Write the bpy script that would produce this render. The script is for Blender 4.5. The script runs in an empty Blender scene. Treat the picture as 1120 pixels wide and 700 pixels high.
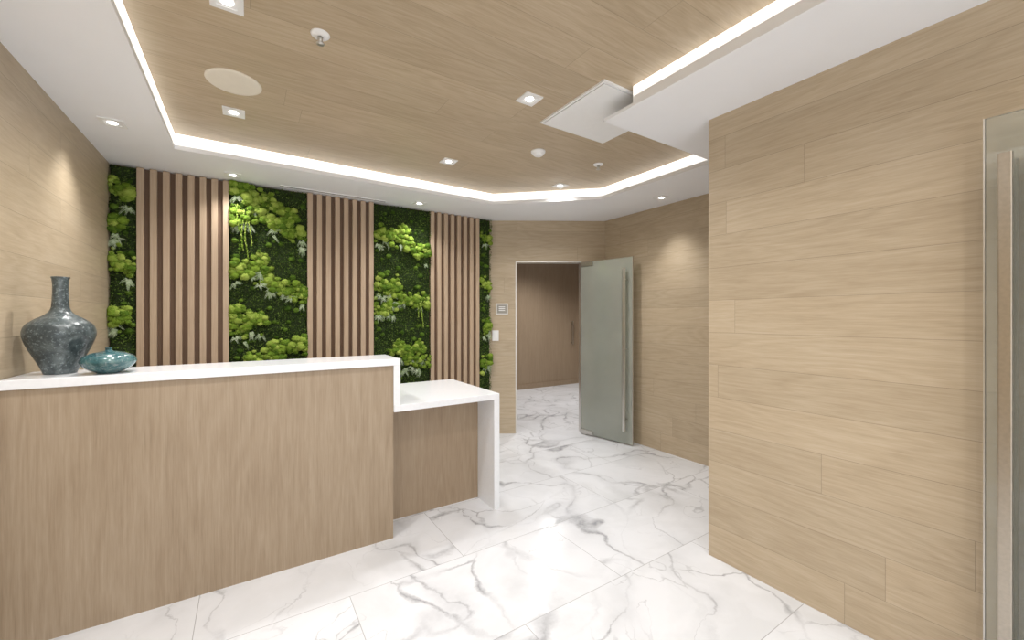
import bpy, bmesh, math, random
from mathutils import Vector, Matrix, noise
random.seed(7)
scene = bpy.context.scene
COL = scene.collection

# ------------------------------------------------------------ helpers
def srgb(r, g, b):
    def f(c):
        c /= 255.0
        return c/12.92 if c <= 0.04045 else ((c+0.055)/1.055)**2.4
    return (f(r), f(g), f(b), 1.0)

def newmat(name):
    m = bpy.data.materials.new(name); m.use_nodes = True
    nt = m.node_tree
    b = nt.nodes['Principled BSDF']
    return m, nt, b

class NB:
    def __init__(s, nt): s.nt = nt; s.n = nt.nodes; s.l = nt.links
    def _in(s, sock, v):
        if v is None: return
        if isinstance(v, bpy.types.NodeSocket): s.l.new(v, sock)
        else: sock.default_value = v
    def math(s, op, a, b=None, c=None, clamp=False):
        n = s.n.new('ShaderNodeMath'); n.operation = op; n.use_clamp = clamp
        s._in(n.inputs[0], a); s._in(n.inputs[1], b); s._in(n.inputs[2], c)
        return n.outputs[0]
    def vmath(s, op, a, b=None, out=0):
        n = s.n.new('ShaderNodeVectorMath'); n.operation = op
        s._in(n.inputs[0], a); s._in(n.inputs[1], b)
        return n.outputs[out]
    def dot(s, a, v): return s.vmath('DOT_PRODUCT', a, v, out=1)
    def scale(s, a, f):
        n = s.n.new('ShaderNodeVectorMath'); n.operation = 'SCALE'
        s._in(n.inputs[0], a); s._in(n.inputs[3], f); return n.outputs[0]
    def comb(s, x, y, z=0.0):
        n = s.n.new('ShaderNodeCombineXYZ')
        s._in(n.inputs[0], x); s._in(n.inputs[1], y); s._in(n.inputs[2], z)
        return n.outputs[0]
    def pos(s):
        return s.n.new('ShaderNodeTexCoord').outputs['Object']
    def wn(s, v):
        n = s.n.new('ShaderNodeTexWhiteNoise'); n.noise_dimensions = '3D'
        s._in(n.inputs['Vector'], v); return n.outputs['Value'], n.outputs['Color']
    def noise(s, v, sc=1.0, det=3.0, rough=0.5, dist=0.0, out=0):
        n = s.n.new('ShaderNodeTexNoise')
        s._in(n.inputs['Vector'], v)
        n.inputs['Scale'].default_value = sc; n.inputs['Detail'].default_value = det
        n.inputs['Roughness'].default_value = rough; n.inputs['Distortion'].default_value = dist
        return n.outputs[out]
    def ramp(s, f, stops, interp='LINEAR'):
        n = s.n.new('ShaderNodeValToRGB'); s._in(n.inputs[0], f)
        n.color_ramp.interpolation = interp
        e = n.color_ramp.elements
        while len(e) < len(stops): e.new(0.5)
        for i, (p, c) in enumerate(stops):
            e[i].position = p; e[i].color = c
        return n.outputs[0]
    def mix(s, f, a, b, mode='MIX'):
        n = s.n.new('ShaderNodeMix'); n.data_type = 'RGBA'; n.blend_type = mode
        s._in(n.inputs[0], f); s._in(n.inputs[6], a); s._in(n.inputs[7], b)
        return n.outputs[2]
    def maprange(s, v, a, b, c, d):
        n = s.n.new('ShaderNodeMapRange')
        s._in(n.inputs[0], v)
        for i, x in enumerate((a, b, c, d)): n.inputs[1+i].default_value = x
        return n.outputs[0]
    def bump(s, h, strength, dist=0.01):
        n = s.n.new('ShaderNodeBump'); n.inputs['Strength'].default_value = strength
        n.inputs['Distance'].default_value = dist; s._in(n.inputs['Height'], h)
        return n.outputs[0]

def g(v): return (v, v, v, 1.0)

def wood(name, base, dark, light, udir, vdir, width=0.18, length=1.9, planks=True,
         rough=0.42, seam=0.40, var=0.045, us=1.0, fig=0.12):
    m, nt, b = newmat(name); N = NB(nt)
    p = N.pos()
    u = N.dot(p, udir); v = N.dot(p, vdir)
    if planks:
        row = N.math('FLOOR', N.math('DIVIDE', v, width))
        rv, _ = N.wn(N.comb(row, 3.7, 1.1))
        u2 = N.math('ADD', u, N.math('MULTIPLY', rv, length*3.0))
        colm = N.math('FLOOR', N.math('DIVIDE', u2, length))
        pv, pc = N.wn(N.comb(row, colm, 5.3))
    else:
        pv = 0.5; u2 = u
    off = N.math('MULTIPLY', pv, 37.0)
    gv = N.comb(N.math('MULTIPLY', u, 1.7*us), N.math('MULTIPLY', v, 38.0), off)
    fine = N.noise(gv, 2.4, 4.0, 0.66, 0.08)
    cv = N.comb(N.math('MULTIPLY', u, 1.1*us), N.math('MULTIPLY', v, 7.5), off)
    cat = N.noise(cv, 1.0, 1.5, 0.45, 0.25)
    rings = N.math('PINGPONG', N.math('MULTIPLY', cat, 18.0), 1.0)
    pore = N.noise(N.comb(N.math('MULTIPLY', u, 16.0*us), N.math('MULTIPLY', v, 260.0), off), 1.0, 1.0, 0.6)
    blot = N.noise(N.comb(N.math('MULTIPLY', u, 2.2*us), N.math('MULTIPLY', v, 5.0), off), 1.0, 1.0)
    f = N.math('ADD', N.math('MULTIPLY', fine, 0.42), N.math('MULTIPLY', rings, fig))
    f = N.math('ADD', f, N.math('MULTIPLY', pore, 0.28))
    f = N.math('ADD', f, N.math('MULTIPLY', blot, 0.20))
    c = N.ramp(f, [(0.28+fig*0.2, dark), (0.46+fig*0.5, base), (0.68+fig*0.5, light)])
    if planks:
        k = N.maprange(pv, 0, 1, 1.0-var, 1.0+var)
        n = nt.nodes.new('ShaderNodeHueSaturation'); N._in(n.inputs['Value'], k); N._in(n.inputs['Color'], c)
        c = n.outputs[0]
        fr = N.math('FRACT', N.math('DIVIDE', v, width))
        d = N.math('MINIMUM', fr, N.math('SUBTRACT', 1.0, fr))
        s1 = N.math('LESS_THAN', d, 0.0009/width)
        fl = N.math('FRACT', N.math('DIVIDE', u2, length))
        d2 = N.math('MINIMUM', fl, N.math('SUBTRACT', 1.0, fl))
        s2 = N.math('LESS_THAN', d2, 0.0009/length)
        s = N.math('MAXIMUM', s1, s2)
        c = N.mix(N.math('MULTIPLY', s, 1.0-seam), c, N.mix(1.0, c, g(0.38), 'MULTIPLY'))
    vor = nt.nodes.new('ShaderNodeTexVoronoi'); vor.inputs['Scale'].default_value = 1.0
    N._in(vor.inputs['Vector'], N.comb(N.math('MULTIPLY', u, 1.1), N.math('MULTIPLY', v, 2.3), off))
    kn = N.maprange(vor.outputs['Distance'], 0.0, 0.03, 0.6, 0.0)
    c = N.mix(kn, c, N.mix(1.0, dark, g(0.6), 'MULTIPLY'))
    N.l.new(c, b.inputs['Base Color'])
    b.inputs['Roughness'].default_value = rough
    b.inputs['Specular IOR Level'].default_value = 0.35
    return m

def plain(name, col, rough=0.5, metal=0.0, spec=0.5, var=0.03, nscale=20.0, bump=0.0):
    m, nt, b = newmat(name); N = NB(nt)
    p = N.pos()
    nz = N.noise(p, nscale, 2.0)
    k = N.maprange(nz, 0.3, 0.7, 1.0-var, 1.0+var)
    n = nt.nodes.new('ShaderNodeHueSaturation'); N._in(n.inputs['Value'], k); n.inputs['Color'].default_value = col
    N.l.new(n.outputs[0], b.inputs['Base Color'])
    b.inputs['Roughness'].default_value = rough; b.inputs['Metallic'].default_value = metal
    b.inputs['Specular IOR Level'].default_value = spec
    if bump: N.l.new(N.bump(nz, bump, 0.002), b.inputs['Normal'])
    return m

def emis(name, col, strength):
    m, nt, b = newmat(name)
    b.inputs['Base Color'].default_value = col
    b.inputs['Emission Color'].default_value = col
    b.inputs['Emission Strength'].default_value = strength
    return m

# ------------------------------------------------------------ mesh helpers
def mesh_obj(name, verts, faces, mat, parent=None, smooth=False):
    me = bpy.data.meshes.new(name); me.from_pydata([tuple(v) for v in verts], [], faces); me.update()
    o = bpy.data.objects.new(name, me); COL.objects.link(o)
    if isinstance(mat, (list, tuple)):
        for mm in mat: me.materials.append(mm)
    elif mat: me.materials.append(mat)
    if smooth:
        for p in me.polygons: p.use_smooth = True
    if parent: o.parent = parent
    return o

def empty(name, loc=(0, 0, 0)):
    o = bpy.data.objects.new(name, None); COL.objects.link(o); o.location = loc
    o.empty_display_size = 0.1
    return o

def prism_data(poly, z0, z1):
    n = len(poly)
    a = sum(poly[i][0]*poly[(i+1) % n][1]-poly[(i+1) % n][0]*poly[i][1] for i in range(n))
    if a < 0: poly = poly[::-1]
    v = [(x, y, z0) for x, y in poly]+[(x, y, z1) for x, y in poly]
    f = [tuple(range(n))[::-1], tuple(range(n, 2*n))]
    for i in range(n):
        j = (i+1) % n
        f.append((i, j, n+j, n+i))
    return v, f

def prisms(name, items, mat, parent=None, bevel=0.0):
    V = []; F = []
    for poly, z0, z1 in items:
        v, f = prism_data(poly, z0, z1); o = len(V)
        V += v; F += [tuple(i+o for i in ff) for ff in f]
    ob = mesh_obj(name, V, F, mat, parent)
    if bevel:
        m = ob.modifiers.new('bev', 'BEVEL'); m.width = bevel; m.segments = 2
        m.limit_method = 'ANGLE'
    return ob

def R(x0, x1, y0, y1): return [(x0, y0), (x1, y0), (x1, y1), (x0, y1)]
def box(name, x0, x1, y0, y1, z0, z1, mat, parent=None, bevel=0.0):
    return prisms(name, [(R(x0, x1, y0, y1), z0, z1)], mat, parent, bevel)

def lathe(name, prof, mat, loc, parent=None, seg=64):
    V = []; F = []
    for r, z in prof:
        for i in range(seg):
            a = 2*math.pi*i/seg; V.append((r*math.cos(a), r*math.sin(a), z))
    for k in range(len(prof)-1):
        for i in range(seg):
            j = (i+1) % seg
            F.append((k*seg+i, k*seg+j, (k+1)*seg+j, (k+1)*seg+i))
    F.append(tuple(range(seg))[::-1]); n = (len(prof)-1)*seg
    F.append(tuple(range(n, n+seg)))
    o = mesh_obj(name, V, F, mat, parent, True)
    bm = bmesh.new(); bm.from_mesh(o.data); bmesh.ops.recalc_face_normals(bm, faces=bm.faces); bm.to_mesh(o.data); bm.free()
    o.location = loc
    return o

def smooth_prof(pts, n=8):
    out = []
    for i in range(len(pts)-1):
        p0 = pts[max(i-1, 0)]; p1 = pts[i]; p2 = pts[i+1]; p3 = pts[min(i+2, len(pts)-1)]
        for k in range(n):
            t = k/n
            q = []
            for d in range(2):
                q.append(0.5*((2*p1[d])+(-p0[d]+p2[d])*t+(2*p0[d]-5*p1[d]+4*p2[d]-p3[d])*t*t+(-p0[d]+3*p1[d]-3*p2[d]+p3[d])*t**3))
            out.append((max(q[0], 0.001), q[1]))
    out.append(pts[-1])
    return out

# ------------------------------------------------------------ materials
OAK_B, OAK_D, OAK_L = srgb(185, 168, 143), srgb(171, 153, 128), srgb(197, 182, 159)
m_oakY = wood('oak_wall_planks', OAK_B, OAK_D, OAK_L, (0, 1, 0), (0, 0, 1), 0.178, 1.9)
m_oakD = wood('oak_wall_planks_angled', OAK_B, OAK_D, OAK_L, (0.85, -0.527, 0), (0, 0, 1), 0.178, 1.9)
m_oakC = wood('oak_ceiling_planks', srgb(188, 170, 144), srgb(172, 153, 126), srgb(201, 185, 161), (1, 0, 0), (0, 1, 0), 0.19, 2.1)
m_desk = wood('desk_wood_veneer', srgb(161, 143, 121), srgb(144, 125, 103), srgb(175, 158, 137), (0, 0, 1), (1, 0.7, 0), planks=False, rough=0.45, us=0.7, fig=0.08)
m_desk_shade = wood('desk_wood_veneer_shaded', srgb(157, 137, 114), srgb(140, 119, 97), srgb(171, 153, 130), (0, 0, 1), (1, 0.7, 0), planks=False, rough=0.45, us=0.7, fig=0.08)  # darker copy of the desk veneer, shadow under the desk put into its colour
m_slat = wood('slat_wood', srgb(184, 161, 137), srgb(169, 144, 120), srgb(196, 175, 152), (0, 0, 1), (1, 0.8, 0), planks=False, rough=0.5, us=0.5, fig=0.06)
m_slatback = plain('slat_backing', srgb(112, 88, 70), 0.8)
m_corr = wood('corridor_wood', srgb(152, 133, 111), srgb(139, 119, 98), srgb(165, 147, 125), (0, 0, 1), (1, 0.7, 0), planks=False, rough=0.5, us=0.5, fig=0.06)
m_white = plain('white_paint', srgb(243, 244, 247), 0.7, var=0.006, nscale=6)
m_trim = plain('white_trim_plastic', srgb(240, 240, 240), 0.4, var=0.01)
m_speaker = plain('speaker_grille', srgb(228, 220, 204), 0.7, var=0.02)
m_quartz = plain('white_quartz', srgb(236, 238, 242), 0.16, var=0.02, nscale=60)
m_steel = plain('brushed_steel', srgb(205, 203, 198), 0.36, 1.0, var=0.05, nscale=90)
m_steelw = plain('satin_nickel', srgb(186, 178, 166), 0.30, 1.0, var=0.05, nscale=90)
m_dark = plain('dark_metal', srgb(60, 58, 54), 0.5, 0.5)
m_led = emis('led_lens', (1, 0.98, 0.95, 1), 5.0)
m_cove = emis('cove_led_lens', (1, 0.99, 0.97, 1), 0.8)
m_moss_soil = plain('moss_backing', srgb(38, 52, 18), 0.95, var=0.3, nscale=40)

def marble():
    m, nt, b = newmat('calacatta_marble_tiles'); N = NB(nt)
    p = N.pos()
    TW, TL = 0.60, 1.20
    x = N.dot(p, (1, 0, 0)); y = N.dot(p, (0, 1, 0))
    y = N.math('ADD', y, 0.35); x = N.math('ADD', x, 0.19)
    row = N.math('FLOOR', N.math('DIVIDE', y, TW))
    xs = N.math('ADD', x, N.math('MULTIPLY', N.math('MODULO', row, 2.0), TL*0.5))
    colm = N.math('FLOOR', N.math('DIVIDE', xs, TL))
    _, tc = N.wn(N.comb(row, colm, 2.0))
    q = N.vmath('ADD', N.comb(x, y, 0.0), N.scale(tc, 0.30))
    wv = N.noise(q, 1.2, 2.0, 0.5, 0.0, out=1)
    q2 = N.vmath('ADD', q, N.scale(N.vmath('SUBTRACT', wv, (0.5, 0.5, 0.5)), 0.70))
    wv3 = N.noise(q, 6.0, 5.0, 0.64, 0.0, out=1)
    q2 = N.vmath('ADD', q2, N.scale(N.vmath('SUBTRACT', wv3, (0.5, 0.5, 0.5)), 0.13))
    qa = N.comb(N.dot(q2, (0.85, -0.55, 0)), N.dot(q2, (0.45, 0.75, 0)), 0.0)
    n1 = N.math('ABSOLUTE', N.math('SUBTRACT', N.noise(qa, 1.15, 2.0, 0.5), 0.5))
    w = N.maprange(N.noise(q, 2.6, 2.0), 0.42, 0.68, 0.004, 0.022)
    r1 = N.math('SUBTRACT', 1.0, N.math('DIVIDE', n1, w), clamp=True)
    mr = N.maprange(N.noise(N.vmath('ADD', q, (1.0, 12.0, 0)), 1.9, 2.0), 0.38, 0.58, 0.25, 0.85)
    r1 = N.math('MULTIPLY', r1, mr)
    v = nt.nodes.new('ShaderNodeTexVoronoi'); v.feature = 'DISTANCE_TO_EDGE'
    v.inputs['Scale'].default_value = 1.5; N._in(v.inputs['Vector'], qa)
    d1 = v.outputs['Distance']
    wv1 = N.maprange(N.noise(q, 3.0, 2.0), 0.42, 0.68, 0.008, 0.036)
    v1 = N.math('SUBTRACT', 1.0, N.math('DIVIDE', d1, wv1), clamp=True)
    m1 = N.maprange(N.noise(N.vmath('ADD', q, (7.0, 2.0, 0)), 1.7, 2.0), 0.42, 0.60, 0.10, 0.8)
    v1 = N.math('MULTIPLY', v1, m1)
    n2 = N.math('ABSOLUTE', N.math('SUBTRACT', N.noise(N.vmath('ADD', qa, (5.2, 1.3, 0)), 3.0, 2.0, 0.5), 0.5))
    m2 = N.maprange(N.noise(N.vmath('ADD', q, (3.0, 8.0, 0)), 2.1, 2.0), 0.44, 0.62, 0.0, 0.45)
    v2 = N.math('MULTIPLY', N.math('SUBTRACT', 1.0, N.math('DIVIDE', n2, 0.008), clamp=True), m2)
    halo = N.math('POWER', N.math('SUBTRACT', 1.0, N.math('DIVIDE', n1, 0.070), clamp=True), 1.6)
    halo = N.math('MULTIPLY', halo, N.maprange(N.noise(q, 2.0, 3.0), 0.40, 0.64, 0.04, 0.30))
    f = N.math('MAXIMUM', N.math('MAXIMUM', r1, v1), N.math('MAXIMUM', v2, halo))
    brk = N.maprange(N.noise(q, 14.0, 3.0, 0.7), 0.3, 0.60, 0.5, 1.0)
    f = N.math('MULTIPLY', f, brk)
    basec = N.ramp(N.noise(q2, 1.8, 4.0, 0.6), [(0.34, srgb(216, 218, 222)), (0.54, srgb(228, 230, 235))])
    c = N.mix(f, basec, srgb(132, 133, 139))
    fy = N.math('FRACT', N.math('DIVIDE', y, TW)); fx = N.math('FRACT', N.math('DIVIDE', xs, TL))
    dy = N.math('MINIMUM', fy, N.math('SUBTRACT', 1.0, fy)); dx = N.math('MINIMUM', fx, N.math('SUBTRACT', 1.0, fx))
    gr = N.math('MAXIMUM', N.math('LESS_THAN', dy, 0.0015/TW), N.math('LESS_THAN', dx, 0.0015/TL))
    c = N.mix(N.math('MULTIPLY', gr, 0.85), c, srgb(160, 161, 164))
    N.l.new(c, b.inputs['Base Color'])
    b.inputs['Roughness'].default_value = 0.20
    b.inputs['Specular IOR Level'].default_value = 0.40
    return m
m_floor = marble()

def glassmat(name, tint, body, transp, rough):
    m, nt, b = newmat(name); N = NB(nt)
    nt.nodes.remove(b)
    out = [n for n in nt.nodes if n.type == 'OUTPUT_MATERIAL'][0]
    tr = nt.nodes.new('ShaderNodeBsdfTransparent'); tr.inputs[0].default_value = tint
    df = nt.nodes.new('ShaderNodeBsdfDiffuse'); df.inputs[0].default_value = body
    tl = nt.nodes.new('ShaderNodeBsdfTranslucent'); tl.inputs[0].default_value = body
    mx0 = nt.nodes.new('ShaderNodeMixShader'); mx0.inputs[0].default_value = 0.25
    nt.links.new(df.outputs[0], mx0.inputs[1]); nt.links.new(tl.outputs[0], mx0.inputs[2])
    nz = N.noise(N.pos(), 3.0, 2.0)
    f = N.maprange(nz, 0.3, 0.7, transp-0.02, transp+0.02)
    mx = nt.nodes.new('ShaderNodeMixShader'); N._in(mx.inputs[0], f)
    nt.links.new(mx0.outputs[0], mx.inputs[1]); nt.links.new(tr.outputs[0], mx.inputs[2])
    gl = nt.nodes.new('ShaderNodeBsdfGlossy'); gl.inputs['Roughness'].default_value = rough
    fr = nt.nodes.new('ShaderNodeFresnel'); fr.inputs[0].default_value = 1.5
    mx2 = nt.nodes.new('ShaderNodeMixShader'); nt.links.new(fr.outputs[0], mx2.inputs[0])
    nt.links.new(mx.outputs[0], mx2.inputs[1]); nt.links.new(gl.outputs[0], mx2.inputs[2])
    nt.links.new(mx2.outputs[0], out.inputs[0])
    return m
m_frost = glassmat('tinted_frosted_glass', srgb(244, 249, 245), srgb(232, 237, 231), 0.66, 0.04)
m_clear = glassmat('clear_greenish_glass', srgb(247, 249, 247), srgb(225, 229, 224), 0.82, 0.02)

# ------------------------------------------------------------ dimensions
XL, YB = -0.83, 4.05
XR, YR = 2.17, 1.317
XF = 3.45
C1 = Vector((2.32, 4.05)); C2 = Vector((3.45, 3.35))
dd = (C2-C1).normalized(); nn = Vector((dd.y, -dd.x))
if nn.y > 0: nn = -nn
ZS, ZL, ZC = 2.434, 2.524, 2.54
YS = -2.6
def dp(t, o=0.0):
    q = C1+dd*t+nn*o
    return (q.x, q.y)
LD = (C2-C1).length

# ------------------------------------------------------------ shell
box('floor', -1.0, 6.3, YS, 6.4, -0.08, 0.0, m_floor)
box('wall_left', XL-0.12, XL, YS, YB+0.12, 0, 2.75, m_oakY)
box('wall_back', XL, C1.x, YB, YB+0.12, 0, 2.75, m_slatback)
T0, T1, DH = 0.30, 1.06, 1.97
wt = -0.12
prisms('wall_angled', [([dp(0), dp(T0), dp(T0, wt), dp(0, wt)], 0, 2.75),
                       ([dp(T1), dp(LD), dp(LD, wt), dp(T1, wt)], 0, 2.75),
                       ([dp(T0), dp(T1), dp(T1, wt), dp(T0, wt)], DH, 2.75)], m_oakD)
box('wall_far_right', XF, XF+0.12, YR, C2.y-0.0, 0, 2.75, m_oakY)
prisms('wall_right', [(R(XR, XF+0.12, YR-0.12, YR), 0, 2.75), (R(XR, XR+0.12, YS, YR-0.12), 0, 2.75)], m_oakY)
box('ceiling', XL, XF+0.0, YS, YB, ZC, ZC+0.08, m_oakC)

# soffit (dropped perimeter)
IX0, IY1 = -0.40, 3.45
A = (2.02, IY1); B = (2.78, 2.74); IX1 = 2.78; IY0 = 1.65; IX2 = 1.69
st = 0.016
soff = [
    (R(XL, IX0, YS, YB), ZS, ZS+st),
    ([(IX0, IY1), A, (C1.x, YB), (IX0, YB)], ZS, ZS+st),
    ([A, B, (XF, C2.y), (C1.x, YB)], ZS, ZS+st),
    ([B, (IX1, IY0), (XF, IY0), (XF, C2.y)], ZS, ZS+st),
    ([(IX2, YR), (XF, YR), (XF, IY0), (IX2, IY0)], ZS, ZS+st),
    (R(IX2, XR, YS, YR), ZS, ZS+st),
]
lt = 0.018
def lips(z0, z1, e=0.0):
    return [
        (R(IX0-lt, IX0+e, YS, IY1+lt), z0, z1),
        ([(IX0+e, IY1-e), (A[0]-e*0.4, A[1]-e), (A[0]+0.008, IY1+lt), (IX0+e, IY1+lt)], z0, z1),
        ([(A[0]-e*0.4, A[1]-e), (B[0]-e, B[1]-e*0.4), (B[0]+lt, B[1]+0.008), (A[0]+0.008, A[1]+lt)], z0, z1),
        ([(B[0]-e, B[1]-e*0.4), (IX1-e, IY0), (IX1+lt, IY0), (B[0]+lt, B[1]+0.008)], z0, z1),
    ]
prisms('ceiling_soffit', soff+lips(ZS+st, ZS+0.030)+[(R(IX2, IX2+lt, YS, 1.443), ZS+st, ZS+0.05), (R(IX2+lt, IX1, 1.443-lt, 1.443), ZS+st, ZL)], m_white)
prisms('cove_led_strip', lips(ZS+0.030, ZC-0.002)+[(R(IX2+0.002, IX2+lt, YS, 1.443), ZS+0.05, ZC-0.002)], m_cove)

# corridor beyond the door
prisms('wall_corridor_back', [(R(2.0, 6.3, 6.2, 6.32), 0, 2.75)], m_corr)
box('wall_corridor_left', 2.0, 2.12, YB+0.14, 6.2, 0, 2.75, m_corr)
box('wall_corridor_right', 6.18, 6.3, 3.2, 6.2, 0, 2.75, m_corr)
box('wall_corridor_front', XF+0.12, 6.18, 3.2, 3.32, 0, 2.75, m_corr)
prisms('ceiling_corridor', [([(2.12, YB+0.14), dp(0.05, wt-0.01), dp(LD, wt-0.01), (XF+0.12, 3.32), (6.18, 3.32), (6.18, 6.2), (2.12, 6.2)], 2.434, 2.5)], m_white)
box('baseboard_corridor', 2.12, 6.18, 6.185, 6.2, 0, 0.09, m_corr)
dpull = empty('door_pull', (5.44, 6.15, 1.02))
box('bar', -0.012, 0.012, -0.012, 0.01, -0.24, 0.24, m_steel, dpull)
box('standoffs', -0.01, 0.01, 0.01, 0.05, -0.20, -0.18, m_steel, dpull)
box('standoff_top', -0.01, 0.01, 0.01, 0.05, 0.18, 0.20, m_steel, dpull)

# ------------------------------------------------------------ door jamb trim + glass door
prisms('trim_1', [([dp(T0, 0.004), dp(T0+0.012, 0.004), dp(T0+0.012, wt), dp(T0, wt)], 0, DH),
                  ([dp(T1-0.012, 0.004), dp(T1, 0.004), dp(T1, wt), dp(T1-0.012, wt)], 0, DH),
                  ([dp(T0+0.012, 0.004), dp(T1-0.012, 0.004), dp(T1-0.012, wt), dp(T0+0.012, wt)], DH-0.012, DH)], m_steel)

def glass_door(hinge, end, h, mat, pull_in, name='glass_door', pz=(0.15, 1.84), barw=0.032, pm=None):
    pm = pm or m_steel
    e = empty(name, (hinge[0], hinge[1], 0))
    v = Vector((end[0]-hinge[0], end[1]-hinge[1])); L = v.length; ang = math.atan2(v.y, v.x)
    e.rotation_euler = (0, 0, ang)
    box('glass_leaf', 0, L, -0.006, 0.006, 0.012, h, mat, e, 0.001)
    box('bottom_patch', 0, 0.16, -0.016, 0.016, 0.012, 0.06, m_steel, e, 0.002)
    box('top_patch', 0, 0.16, -0.016, 0.016, h-0.05, h, m_steel, e, 0.002)
    box('edge_strip', L, L+0.004, -0.007, 0.007, 0.012, h, m_steel, e)
    box('floor_pivot', 0.03, 0.07, -0.014, 0.014, 0.0, 0.012, m_steel, e)
    px = L-pull_in
    for s in (-1, 1):
        box('pull_bar', px-barw/2, px+barw/2, min(s*0.045, s*0.065), max(s*0.045, s*0.065), pz[0], pz[1], pm, e, 0.004)
        for z in (pz[0]+0.12, (pz[0]+pz[1])/2, pz[1]-0.12):
            box('standoff', px-0.008, px+0.008, min(s*0.006, s*0.045), max(s*0.006, s*0.045), z-0.008, z+0.008, pm, e)
    return e
glass_door((3.205, 3.475), (3.33, 2.845), 1.955, m_frost, 0.07)
glass_door((2.095, -0.75), (2.095, 0.285), 2.0, m_clear, 0.050, pz=(0.15, 1.86), barw=0.032, pm=m_steelw)

def wall_plate(name, t, z, w, h, mat):
    q = dp(t, 0.0); e = empty(name, (q[0], q[1], z))
    e.rotation_euler = (0, 0, math.atan2(dd.y, dd.x))
    box('plate', -w/2, w/2, -0.010, 0.0, -h/2, h/2, mat, e, 0.002)
    return e
s = wall_plate('wall_sign', 0.1445, 1.424, 0.14, 0.13, m_steel)
box('inset', -0.055, 0.055, -0.013, -0.010, -0.05, 0.05, plain('sign_face', srgb(150, 146, 138), 0.5), s)
for k in range(3):
    box('raised_line', -0.035, 0.035, -0.015, -0.013, 0.02-k*0.02, 0.027-k*0.02, m_trim, s)
s = wall_plate('light_switch', 0.0714, 1.12, 0.075, 0.12, m_trim)
box('rocker', -0.018, 0.018, -0.014, -0.010, -0.035, 0.035, m_trim, s, 0.001)

# ------------------------------------------------------------ reception desk
D = empty('reception_desk')
YF = 2.45
XD = 0.738
box('front_panel', -0.822, XD, YF, YF+0.03, 0.0, 1.04, m_desk, D)
box('counter_top', -0.825, XD+0.04, YF-0.012, YF+0.31, 1.04, 1.08, m_quartz, D, 0.002)
box('counter_waterfall', XD, XD+0.04, YF-0.012, YF+0.31, 0.80, 1.04, m_quartz, D, 0.001)
box('end_panel', XD-0.03, XD, YF+0.03, YF+0.31, 0.0, 1.04, m_desk, D)
box('rear_panel', -0.822, XD-0.03, YF+0.27, YF+0.30, 0.0, 1.04, m_desk_shade, D)
box('desk_top', XD, 1.475, YF-0.02, 3.22, 0.76, 0.80, m_quartz, D, 0.002)
box('desk_waterfall', 1.432, 1.475, YF-0.02, 3.22, 0.0, 0.76, m_quartz, D, 0.001)
box('modesty_panel', XD, 1.432, 2.67, 2.695, 0.0, 0.76, m_desk_shade, D)
box('work_surface', -0.822, XD, YF+0.30, 3.22, 0.72, 0.755, m_quartz, D)
box('work_surface_leg', -0.80, -0.76, YF+0.35, 3.2, 0.0, 0.72, m_desk_shade, D)

# ------------------------------------------------------------ ceramics
def ceramic(name, stops, nsc, bumpk, rough):
    m, nt, b = newmat(name); N = NB(nt); p = N.pos()
    a = N.noise(p, nsc, 6.0, 0.7, 0.6)
    c = N.ramp(a, stops)
    sp = N.noise(p, nsc*7, 2.0, 0.6)
    c = N.mix(N.maprange(sp, 0.56, 0.68, 0.0, 0.6), c, srgb(140, 152, 154))
    N.l.new(c, b.inputs['Base Color']); b.inputs['Roughness'].default_value = rough
    N.l.new(N.bump(sp, bumpk, 0.003), b.inputs['Normal'])
    return m
m_vase = ceramic('mottled_blue_grey_glaze', [(0.32, srgb(36, 43, 45)), (0.5, srgb(68, 77, 79)), (0.66, srgb(104, 113, 114))], 14, 0.35, 0.28)
m_bowl = ceramic('teal_glaze', [(0.32, srgb(34, 66, 72)), (0.5, srgb(56, 97, 102)), (0.68, srgb(112, 140, 138))], 12, 0.2, 0.15)
vp = smooth_prof([(0.052, 0.0), (0.056, 0.012), (0.070, 0.05), (0.094, 0.105), (0.111, 0.155), (0.114, 0.185), (0.104, 0.215),
                  (0.078, 0.240), (0.046, 0.262), (0.031, 0.285), (0.027, 0.32), (0.025, 0.38), (0.027, 0.415), (0.031, 0.427)])
vp += [(0.028, 0.429), (0.021, 0.424), (0.019, 0.38), (0.018, 0.30)]
lathe('ceramic_vase', vp, m_vase, (-0.698, 2.62, 1.081))
bp = smooth_prof([(0.040, 0.0), (0.048, 0.006), (0.076, 0.024), (0.092, 0.045), (0.094, 0.056), (0.084, 0.074), (0.055, 0.089),
                  (0.026, 0.096), (0.014, 0.099), (0.011, 0.106), (0.013, 0.112)])
bp += [(0.011, 0.113), (0.007, 0.108), (0.007, 0.100)]
lathe('ceramic_bottle', bp, m_bowl, (-0.522, 2.525, 1.081))

# ------------------------------------------------------------ slat panels
PAN_S = [(-0.68, -0.123), (0.446, 1.017), (1.594, 2.166)]
PAN_G = [(-0.83, -0.68), (-0.123, 0.446), (1.017, 1.594), (2.166, 2.32)]
for (a, b_) in PAN_S:
    e = empty('wood_slat_panel', (a, YB-0.001, 0))
    w = b_-a; n = 8; pitch = w/n; sw = pitch*0.58
    items = []
    for k in range(n):
        x0 = 0.0+k*(w-sw)/(n-1)
        items.append((R(x0, x0+sw, -0.050, -0.016), 0.0, 2.43))
    prisms('slats', items, m_slat, e, 0.0015)
    box('backing_board', 0, w, -0.016, 0.0, 0.0, 2.43, m_slatback, e)

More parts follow.
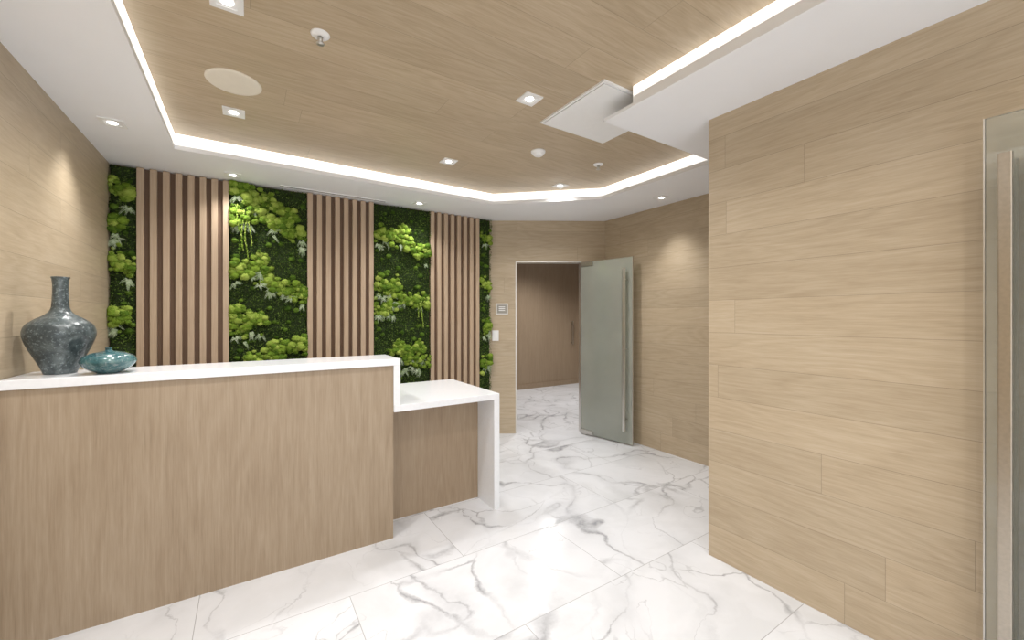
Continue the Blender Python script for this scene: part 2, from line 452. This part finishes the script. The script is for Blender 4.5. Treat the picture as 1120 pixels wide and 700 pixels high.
# ------------------------------------------------------------ moss panels
def mossmat(name, c0, c1, c2, nsc=60, bumpk=0.0, isl=0.4):
    m, nt, b = newmat(name); N = NB(nt); p = N.pos()
    a = N.noise(p, nsc, 3.0, 0.7)
    gi = nt.nodes.new('ShaderNodeNewGeometry').outputs['Random Per Island']
    f = N.math('ADD', N.math('MULTIPLY', a, 1.0-isl), N.math('MULTIPLY', gi, isl))
    c = N.ramp(f, [(0.25, c0), (0.5, c1), (0.78, c2)])
    N.l.new(c, b.inputs['Base Color']); b.inputs['Roughness'].default_value = 0.9
    b.inputs['Specular IOR Level'].default_value = 0.1
    if bumpk: N.l.new(N.bump(N.noise(p, 260, 2.0, 0.7), bumpk, 0.010), b.inputs['Normal'])
    return m
m_leaf = mossmat('fern_foliage_dark', srgb(36, 54, 20), srgb(66, 90, 36), srgb(114, 138, 66), 7, 0, 0.5)
m_lime = mossmat('bun_moss_lime', srgb(78, 108, 34), srgb(122, 150, 52), srgb(172, 190, 92), 22, 0.6, 0.5)
m_limef = mossmat('bun_moss_fuzz', srgb(92, 120, 40), srgb(134, 160, 60), srgb(186, 202, 110), 45, 0, 0.6)
m_mid = mossmat('cushion_moss_green', srgb(50, 74, 24), srgb(78, 106, 36), srgb(108, 138, 54), 45, 0.6)
m_fern = mossmat('pale_fern', srgb(128, 152, 110), srgb(174, 192, 154), srgb(212, 220, 198), 20)

bm = bmesh.new(); bmesh.ops.create_icosphere(bm, subdivisions=3, radius=1.0)
ICO_V = [v.co.copy() for v in bm.verts]; ICO_F = [tuple(v.index for v in f.verts) for f in bm.faces]; bm.free()
bm = bmesh.new(); bmesh.ops.create_icosphere(bm, subdivisions=1, radius=1.0)
IC1_V = [v.co.copy() for v in bm.verts]; IC1_F = [tuple(v.index for v in f.verts) for f in bm.faces]; bm.free()

def leaf(V, F, c, d, w, L, up):
    s = d.cross(up)
    if s.length < 1e-4: s = Vector((1, 0, 0))
    s.normalize()
    o = len(V)
    V += [tuple(c), tuple(c+d*L*0.5+s*w), tuple(c+d*L), tuple(c+d*L*0.5-s*w)]
    F.append((o, o+1, o+2, o+3))

def rnd3():
    return Vector((random.uniform(-1, 1), random.uniform(-1, 1), random.uniform(-1, 1)))

def add_blob(V, F, c, r, seed, amp=0.34, freq=2.6, flat=0.95, fuzz=None, nf=0):
    o = len(V); sd = Vector((seed*3.1, seed*1.7, seed*0.9))
    for i, v in enumerate(ICO_V):
        k = 1.0+amp*noise.noise(v*freq+sd)+amp*0.6*abs(noise.noise(v*freq*3.0+sd))+random.uniform(-0.05, 0.05)
        q = (c[0]+v.x*r*k, c[1]+v.y*r*k*flat, c[2]+v.z*r*k*0.85)
        V.append(q)
        if fuzz is not None and v.y < 0.2 and random.random() < nf:
            d = (v+rnd3()*0.7).normalized(); L = random.uniform(0.004, 0.008)
            leaf(fuzz[0], fuzz[1], Vector(q), d, L*0.3, L, rnd3())
    F += [tuple(i+o for i in f) for f in ICO_F]

def bumpy(x, z):
    return 0.026*(noise.noise(Vector((x*5, 0.3, z*5)))+0.6*noise.noise(Vector((x*13, 2.3, z*13))))

BANDS = {
    0: [(0.0, 2.28, 1.0, 2.18, 10), (0.0, 1.78, 1.0, 1.66, 14), (0.0, 1.36, 0.7, 1.33, 10), (0.1, 0.95, 1, 0.9, 6), (0.0, 1.98, .4, 2.0, 4)],
    1: [(0.02, 2.40, 0.50, 2.30, 26), (0.20, 2.24, 0.98, 2.02, 40), (0.45, 2.30, 0.85, 2.16, 14), (0.0, 2.16, 0.3, 2.14, 12), (0.0, 1.70, 0.45, 1.80, 32), (0.35, 1.66, 1.0, 1.52, 42),
        (0.0, 1.37, 0.42, 1.30, 30), (0.0, 1.26, 0.25, 1.22, 8), (0.45, 1.05, 1.0, 1.08, 36), (0.2, 0.97, 0.6, 1.0, 18), (0.0, 0.6, 0.9, 0.5, 8)],
    2: [(0.0, 2.12, 0.55, 2.17, 28), (0.45, 2.08, 1.0, 1.97, 30), (0.0, 1.62, 0.4, 1.66, 22), (0.25, 1.56, 0.95, 1.48, 38), (0.0, 1.40, 0.35, 1.42, 16),
        (0.25, 1.02, 0.9, 1.00, 36), (0.5, 0.90, 1.0, 0.88, 16), (0.0, 0.55, 0.9, 0.6, 8)],
    3: [(0.0, 2.25, 1.0, 2.2, 8), (0.0, 1.75, 1.0, 1.65, 8), (0.1, 1.2, 1.0, 1.25, 8), (0.0, 0.8, 1.0, 0.85, 8)],
}
for gi_, (xa, xb) in enumerate(PAN_G):
    e = empty('moss_panel', ((xa+xb)/2, YB, 0))
    ox, oy = (xa+xb)/2, YB
    def loc(V): return [(v[0]-ox, v[1]-oy, v[2]) for v in V]
    w = xb-xa
    random.seed(20+gi_)
    nx = max(4, int(w/0.02)); nz = 120; V = []; F = []
    for i in range(nx+1):
        for j in range(nz+1):
            x = xa+w*i/nx; z = 2.43*j/nz
            edge = min(i, nx-i, j, nz-j) == 0
            V.append((x, YB-0.002 if edge else YB-0.03-bumpy(x, z), z))
    for i in range(nx):
        for j in range(nz):
            a = i*(nz+1)+j; F.append((a, a+nz+1, a+nz+2, a+1))
    mesh_obj('moss_mat', loc(V), F, m_moss_soil, e, True)
    V = []; F = []
    for k in range(int(w*2.1*13000)):
        x = random.uniform(xa+0.004, xb-0.004); z = random.uniform(0.35, 2.425)
        y = YB-0.03-bumpy(x, z)-random.uniform(0, 0.014)
        d = Vector((random.uniform(-1, 1), random.uniform(-1.1, -0.1), random.uniform(-1.0, 0.7))).normalized()
        L = random.uniform(0.008, 0.020)
        leaf(V, F, Vector((x, y, z)), d, L*0.28, L, rnd3())
    V = [(min(max(v[0], xa+0.001), xb-0.001), v[1], min(v[2], 2.43)) for v in V]
    mesh_obj('foliage', loc(V), F, m_leaf, e)
    V = []; F = []
    for k in range(int(w*170)):
        r = random.uniform(0.010, 0.026); x = random.uniform(xa+r, xb-r); z = random.uniform(0.6, 2.40)
        add_blob(V, F, (x, YB-0.034-bumpy(x, z), z), r, random.random()*90)
    mesh_obj('cushion_moss', loc(V), F, m_mid, e, True)
    V = []; F = []; FV = []; FF = []
    for (x0, z0, x1, z1, cnt) in BANDS[gi_]:
        for k in range(int(cnt*3.0)):
            t = random.random(); big = random.random() < 0.35
            r = random.uniform(0.022, 0.034) if big else random.uniform(0.009, 0.020)
            x = xa+w*(x0+(x1-x0)*t)+random.gauss(0, 0.020); z = z0+(z1-z0)*t+random.gauss(0, 0.034)+0.02*math.sin(t*9)
            x = min(max(x, xa+r*0.95), xb-r*0.95); z = min(z, 2.43-r)
            add_blob(V, F, (x, YB-0.045-bumpy(x, z)-random.uniform(0, 0.026), z), r, random.random()*90, fuzz=(FV, FF), nf=0.35)
    mesh_obj('bun_moss', loc(V), F, m_lime, e, True)
    FV = [(min(max(v[0], xa+0.001), xb-0.001), v[1], min(v[2], 2.43)) for v in FV]
    mesh_obj('bun_moss_fuzz', loc(FV), FF, m_limef, e)
    V = []; F = []
    nf = int(w*55)+1
    for k in range(nf):
        bnd = random.choice(BANDS[gi_]); t = random.random()
        x = xa+w*(bnd[0]+(bnd[2]-bnd[0])*t); z = bnd[1]+(bnd[3]-bnd[1])*t-random.uniform(0.04, 0.12)
        x = min(max(x, xa+0.04), xb-0.04)
        for q in range(random.randint(3, 6)):
            an = random.uniform(-2.6, -0.5) if random.random() < .6 else random.uniform(-3.4, 0.3)
            d = Vector((math.cos(an), -0.35, math.sin(an))).normalized()
            c = Vector((x, YB-0.060, z)); n = 10; st_ = random.uniform(0.004, 0.008)
            for i in range(n):
                c = c+d*st_; d = (d+Vector((0, 0.02, -0.05))).normalized()
                side = d.cross(Vector((0, 1, 0))).normalized()
                Lf = 0.015*(1-i/n*0.7)
                for sgn in (-1, 1):
                    leaf(V, F, c, (side*sgn+d*0.5).normalized(), Lf*0.18, Lf, Vector((0, 1, 0.2)))
            c0 = Vector((x, YB-0.060, z))
            leaf(V, F, c0, (c-c0).normalized(), 0.001, (c-c0).length, Vector((0, 1, 0)))
    V = [(min(max(v[0], xa+0.001), xb-0.001), v[1], v[2]) for v in V]
    mesh_obj('fern_sprays', loc(V), F, m_fern, e)
    strands = {1: [(-0.03, 2.2, 0.34), (-0.005, 2.22, 0.42), (0.02, 2.2, 0.30), (-0.06, 2.24, 0.22)], 2: [(1.47, 1.5, 0.2), (1.49, 1.5, 0.28), (1.44, 1.48, 0.16)]}.get(gi_, [])
    if strands:
        V = []; F = []
        for (x, z, L) in strands:
            n = int(L/0.007); ph = random.random()*6
            for i in range(n):
                cx = x+0.010*math.sin(i*0.11+ph); cz = z-i*0.007; r = random.uniform(0.004, 0.0075)
                o = len(V)
                jx, jy = random.uniform(-0.003, 0.003), random.uniform(-0.003, 0.003)
                V += [(cx+jx+v.x*r, YB-0.085+jy+v.y*r, cz+v.z*r) for v in IC1_V]
                F += [tuple(a+o for a in f) for f in IC1_F]
        mesh_obj('hanging_amaranth', loc(V), F, m_limef, e)

# ------------------------------------------------------------ ceiling fittings
def frame_mesh(name, o, i, z0, z1, mat, parent):
    return prisms(name, [(R(-o, o, -o, -i), z0, z1), (R(-o, o, i, o), z0, z1), (R(-o, -i, -i, i), z0, z1), (R(i, o, -i, i), z0, z1)], mat, parent)

def downlight(x, y, z, power, size=0.055, ang=95, blend=0.7, col=(1, 0.985, 0.965), lens=m_led):
    e = empty('recessed_downlight', (x, y, z))
    frame_mesh('trim_ring', size, size*0.62, -0.006, 0.0, m_trim, e)
    box('baffle', -size*0.62, size*0.62, -size*0.62, size*0.62, -0.003, 0.0, m_trim, e)
    n = 24; V = [(size*0.42*math.cos(2*math.pi*k/n), size*0.42*math.sin(2*math.pi*k/n), -0.0045) for k in range(n)]
    mesh_obj('lens', V, [tuple(range(n))[::-1]], lens, e)
    L = bpy.data.lights.new('downlight_lamp', 'SPOT'); L.energy = power; L.spot_size = math.radians(ang)
    L.spot_blend = blend; L.shadow_soft_size = 0.05; L.color = col
    lo = bpy.data.objects.new('lamp', L); COL.objects.link(lo); lo.parent = e; lo.location = (0, 0, -0.06)
    return e
for (x, y, P) in [(-0.066, 2.91, 40), (-0.066, 1.90, 37), (1.31, 2.92, 33), (1.31, 1.84, 31), (2.41, 2.90, 36), (-0.066, 0.85, 37), (1.1, 0.75, 27),
                  (0.0, -0.4, 29), (1.1, -0.4, 27), (0.0, -1.6, 29), (1.1, -1.6, 29)]:  # those nearest the camera and behind it are unseen, added for fill light
    downlight(x, y, ZC, P, ang=160, blend=1.0)
downlight(-0.64, 3.17, ZS, 19, ang=100, blend=1.0)
downlight(-0.64, 1.9, ZS, 20, ang=110, blend=1.0)
downlight(-0.093, 3.83, ZS, 16, ang=130, blend=1.0)
downlight(1.40, 3.80, ZS, 16, ang=130, blend=1.0)
downlight(3.20, 2.40, ZS, 24, ang=90, blend=1.0)
downlight(1.93, 0.1, ZS, 5, ang=100, blend=1.0)
downlight(3.4, 4.5, 2.434, 40, ang=150, blend=1.0)  # this and the next corridor downlights are unseen, added to light the corridor
downlight(4.2, 5.3, 2.434, 65, ang=150, blend=1.0)
downlight(5.2, 4.6, 2.434, 65, ang=150, blend=1.0)

sp = empty('ceiling_speaker', (-0.057, 2.54, ZC))
lathe('grille', [(0.001, -0.008), (0.105, -0.008), (0.120, -0.006), (0.123, -0.003), (0.123, 0.0)], m_speaker, (0, 0, 0), sp)
sd = empty('smoke_detector', (1.78, 2.39, ZC))
lathe('housing', [(0.001, -0.035), (0.028, -0.034), (0.038, -0.026), (0.045, -0.010), (0.052, -0.009), (0.053, 0.0)], m_trim, (0, 0, 0), sd)
def sprinkler(x, y):
    e = empty('fire_sprinkler', (x, y, ZC))
    lathe('escutcheon', [(0.012, -0.012), (0.030, -0.010), (0.038, -0.003), (0.039, 0.0)], m_trim, (0, 0, 0), e, 32)
    lathe('body', [(0.008, -0.035), (0.010, -0.025), (0.012, -0.012)], m_steel, (0, 0, 0), e, 20)
    lathe('deflector', [(0.016, -0.042), (0.017, -0.039), (0.006, -0.037), (0.005, -0.035)], m_steel, (0, 0, 0), e, 20)
sprinkler(0.262, 1.91); sprinkler(2.33, 2.335)
df = empty('air_diffuser', (1.79, 1.75, ZC))
box('face_panel', -0.252, 0.252, -0.252, 0.252, -0.012, -0.006, m_trim, df)
frame_mesh('frame', 0.27, 0.256, -0.010, 0.0, m_trim, df)
box('neck', -0.24, 0.24, -0.24, 0.24, -0.006, 0.0, m_dark, df)
sl = empty('slot_diffuser', (0.67, 3.93, ZS))
box('frame_rail', -0.44, 0.44, -0.028, -0.012, -0.005, 0.0, m_trim, sl)
box('frame_rail_rear', -0.44, 0.44, 0.012, 0.028, -0.005, 0.0, m_trim, sl)
box('slot', -0.44, 0.44, -0.012, 0.012, -0.002, 0.0, m_dark, sl)

# ------------------------------------------------------------ world
wd = bpy.data.worlds.new('world'); scene.world = wd; wd.use_nodes = True
wd.node_tree.nodes['Background'].inputs[0].default_value = (0.92, 0.96, 1.0, 1)
wd.node_tree.nodes['Background'].inputs[1].default_value = 2.3  # ambient fill, added through the room end left open behind the camera

# ------------------------------------------------------------ camera
cd = bpy.data.cameras.new('camera'); cam = bpy.data.objects.new('camera', cd); COL.objects.link(cam)
cd.sensor_width = 36; cd.sensor_fit = 'HORIZONTAL'; cd.lens = 446/1120*36; cd.shift_y = -3/1120
cd.clip_start = 0.02
cam.location = (0, 0, 1.33); cam.rotation_euler = (math.radians(90), 0, math.radians(-33))
scene.camera = cam
scene.view_settings.view_transform = 'Standard'
scene.view_settings.look = 'None'
scene.view_settings.exposure = 0.25
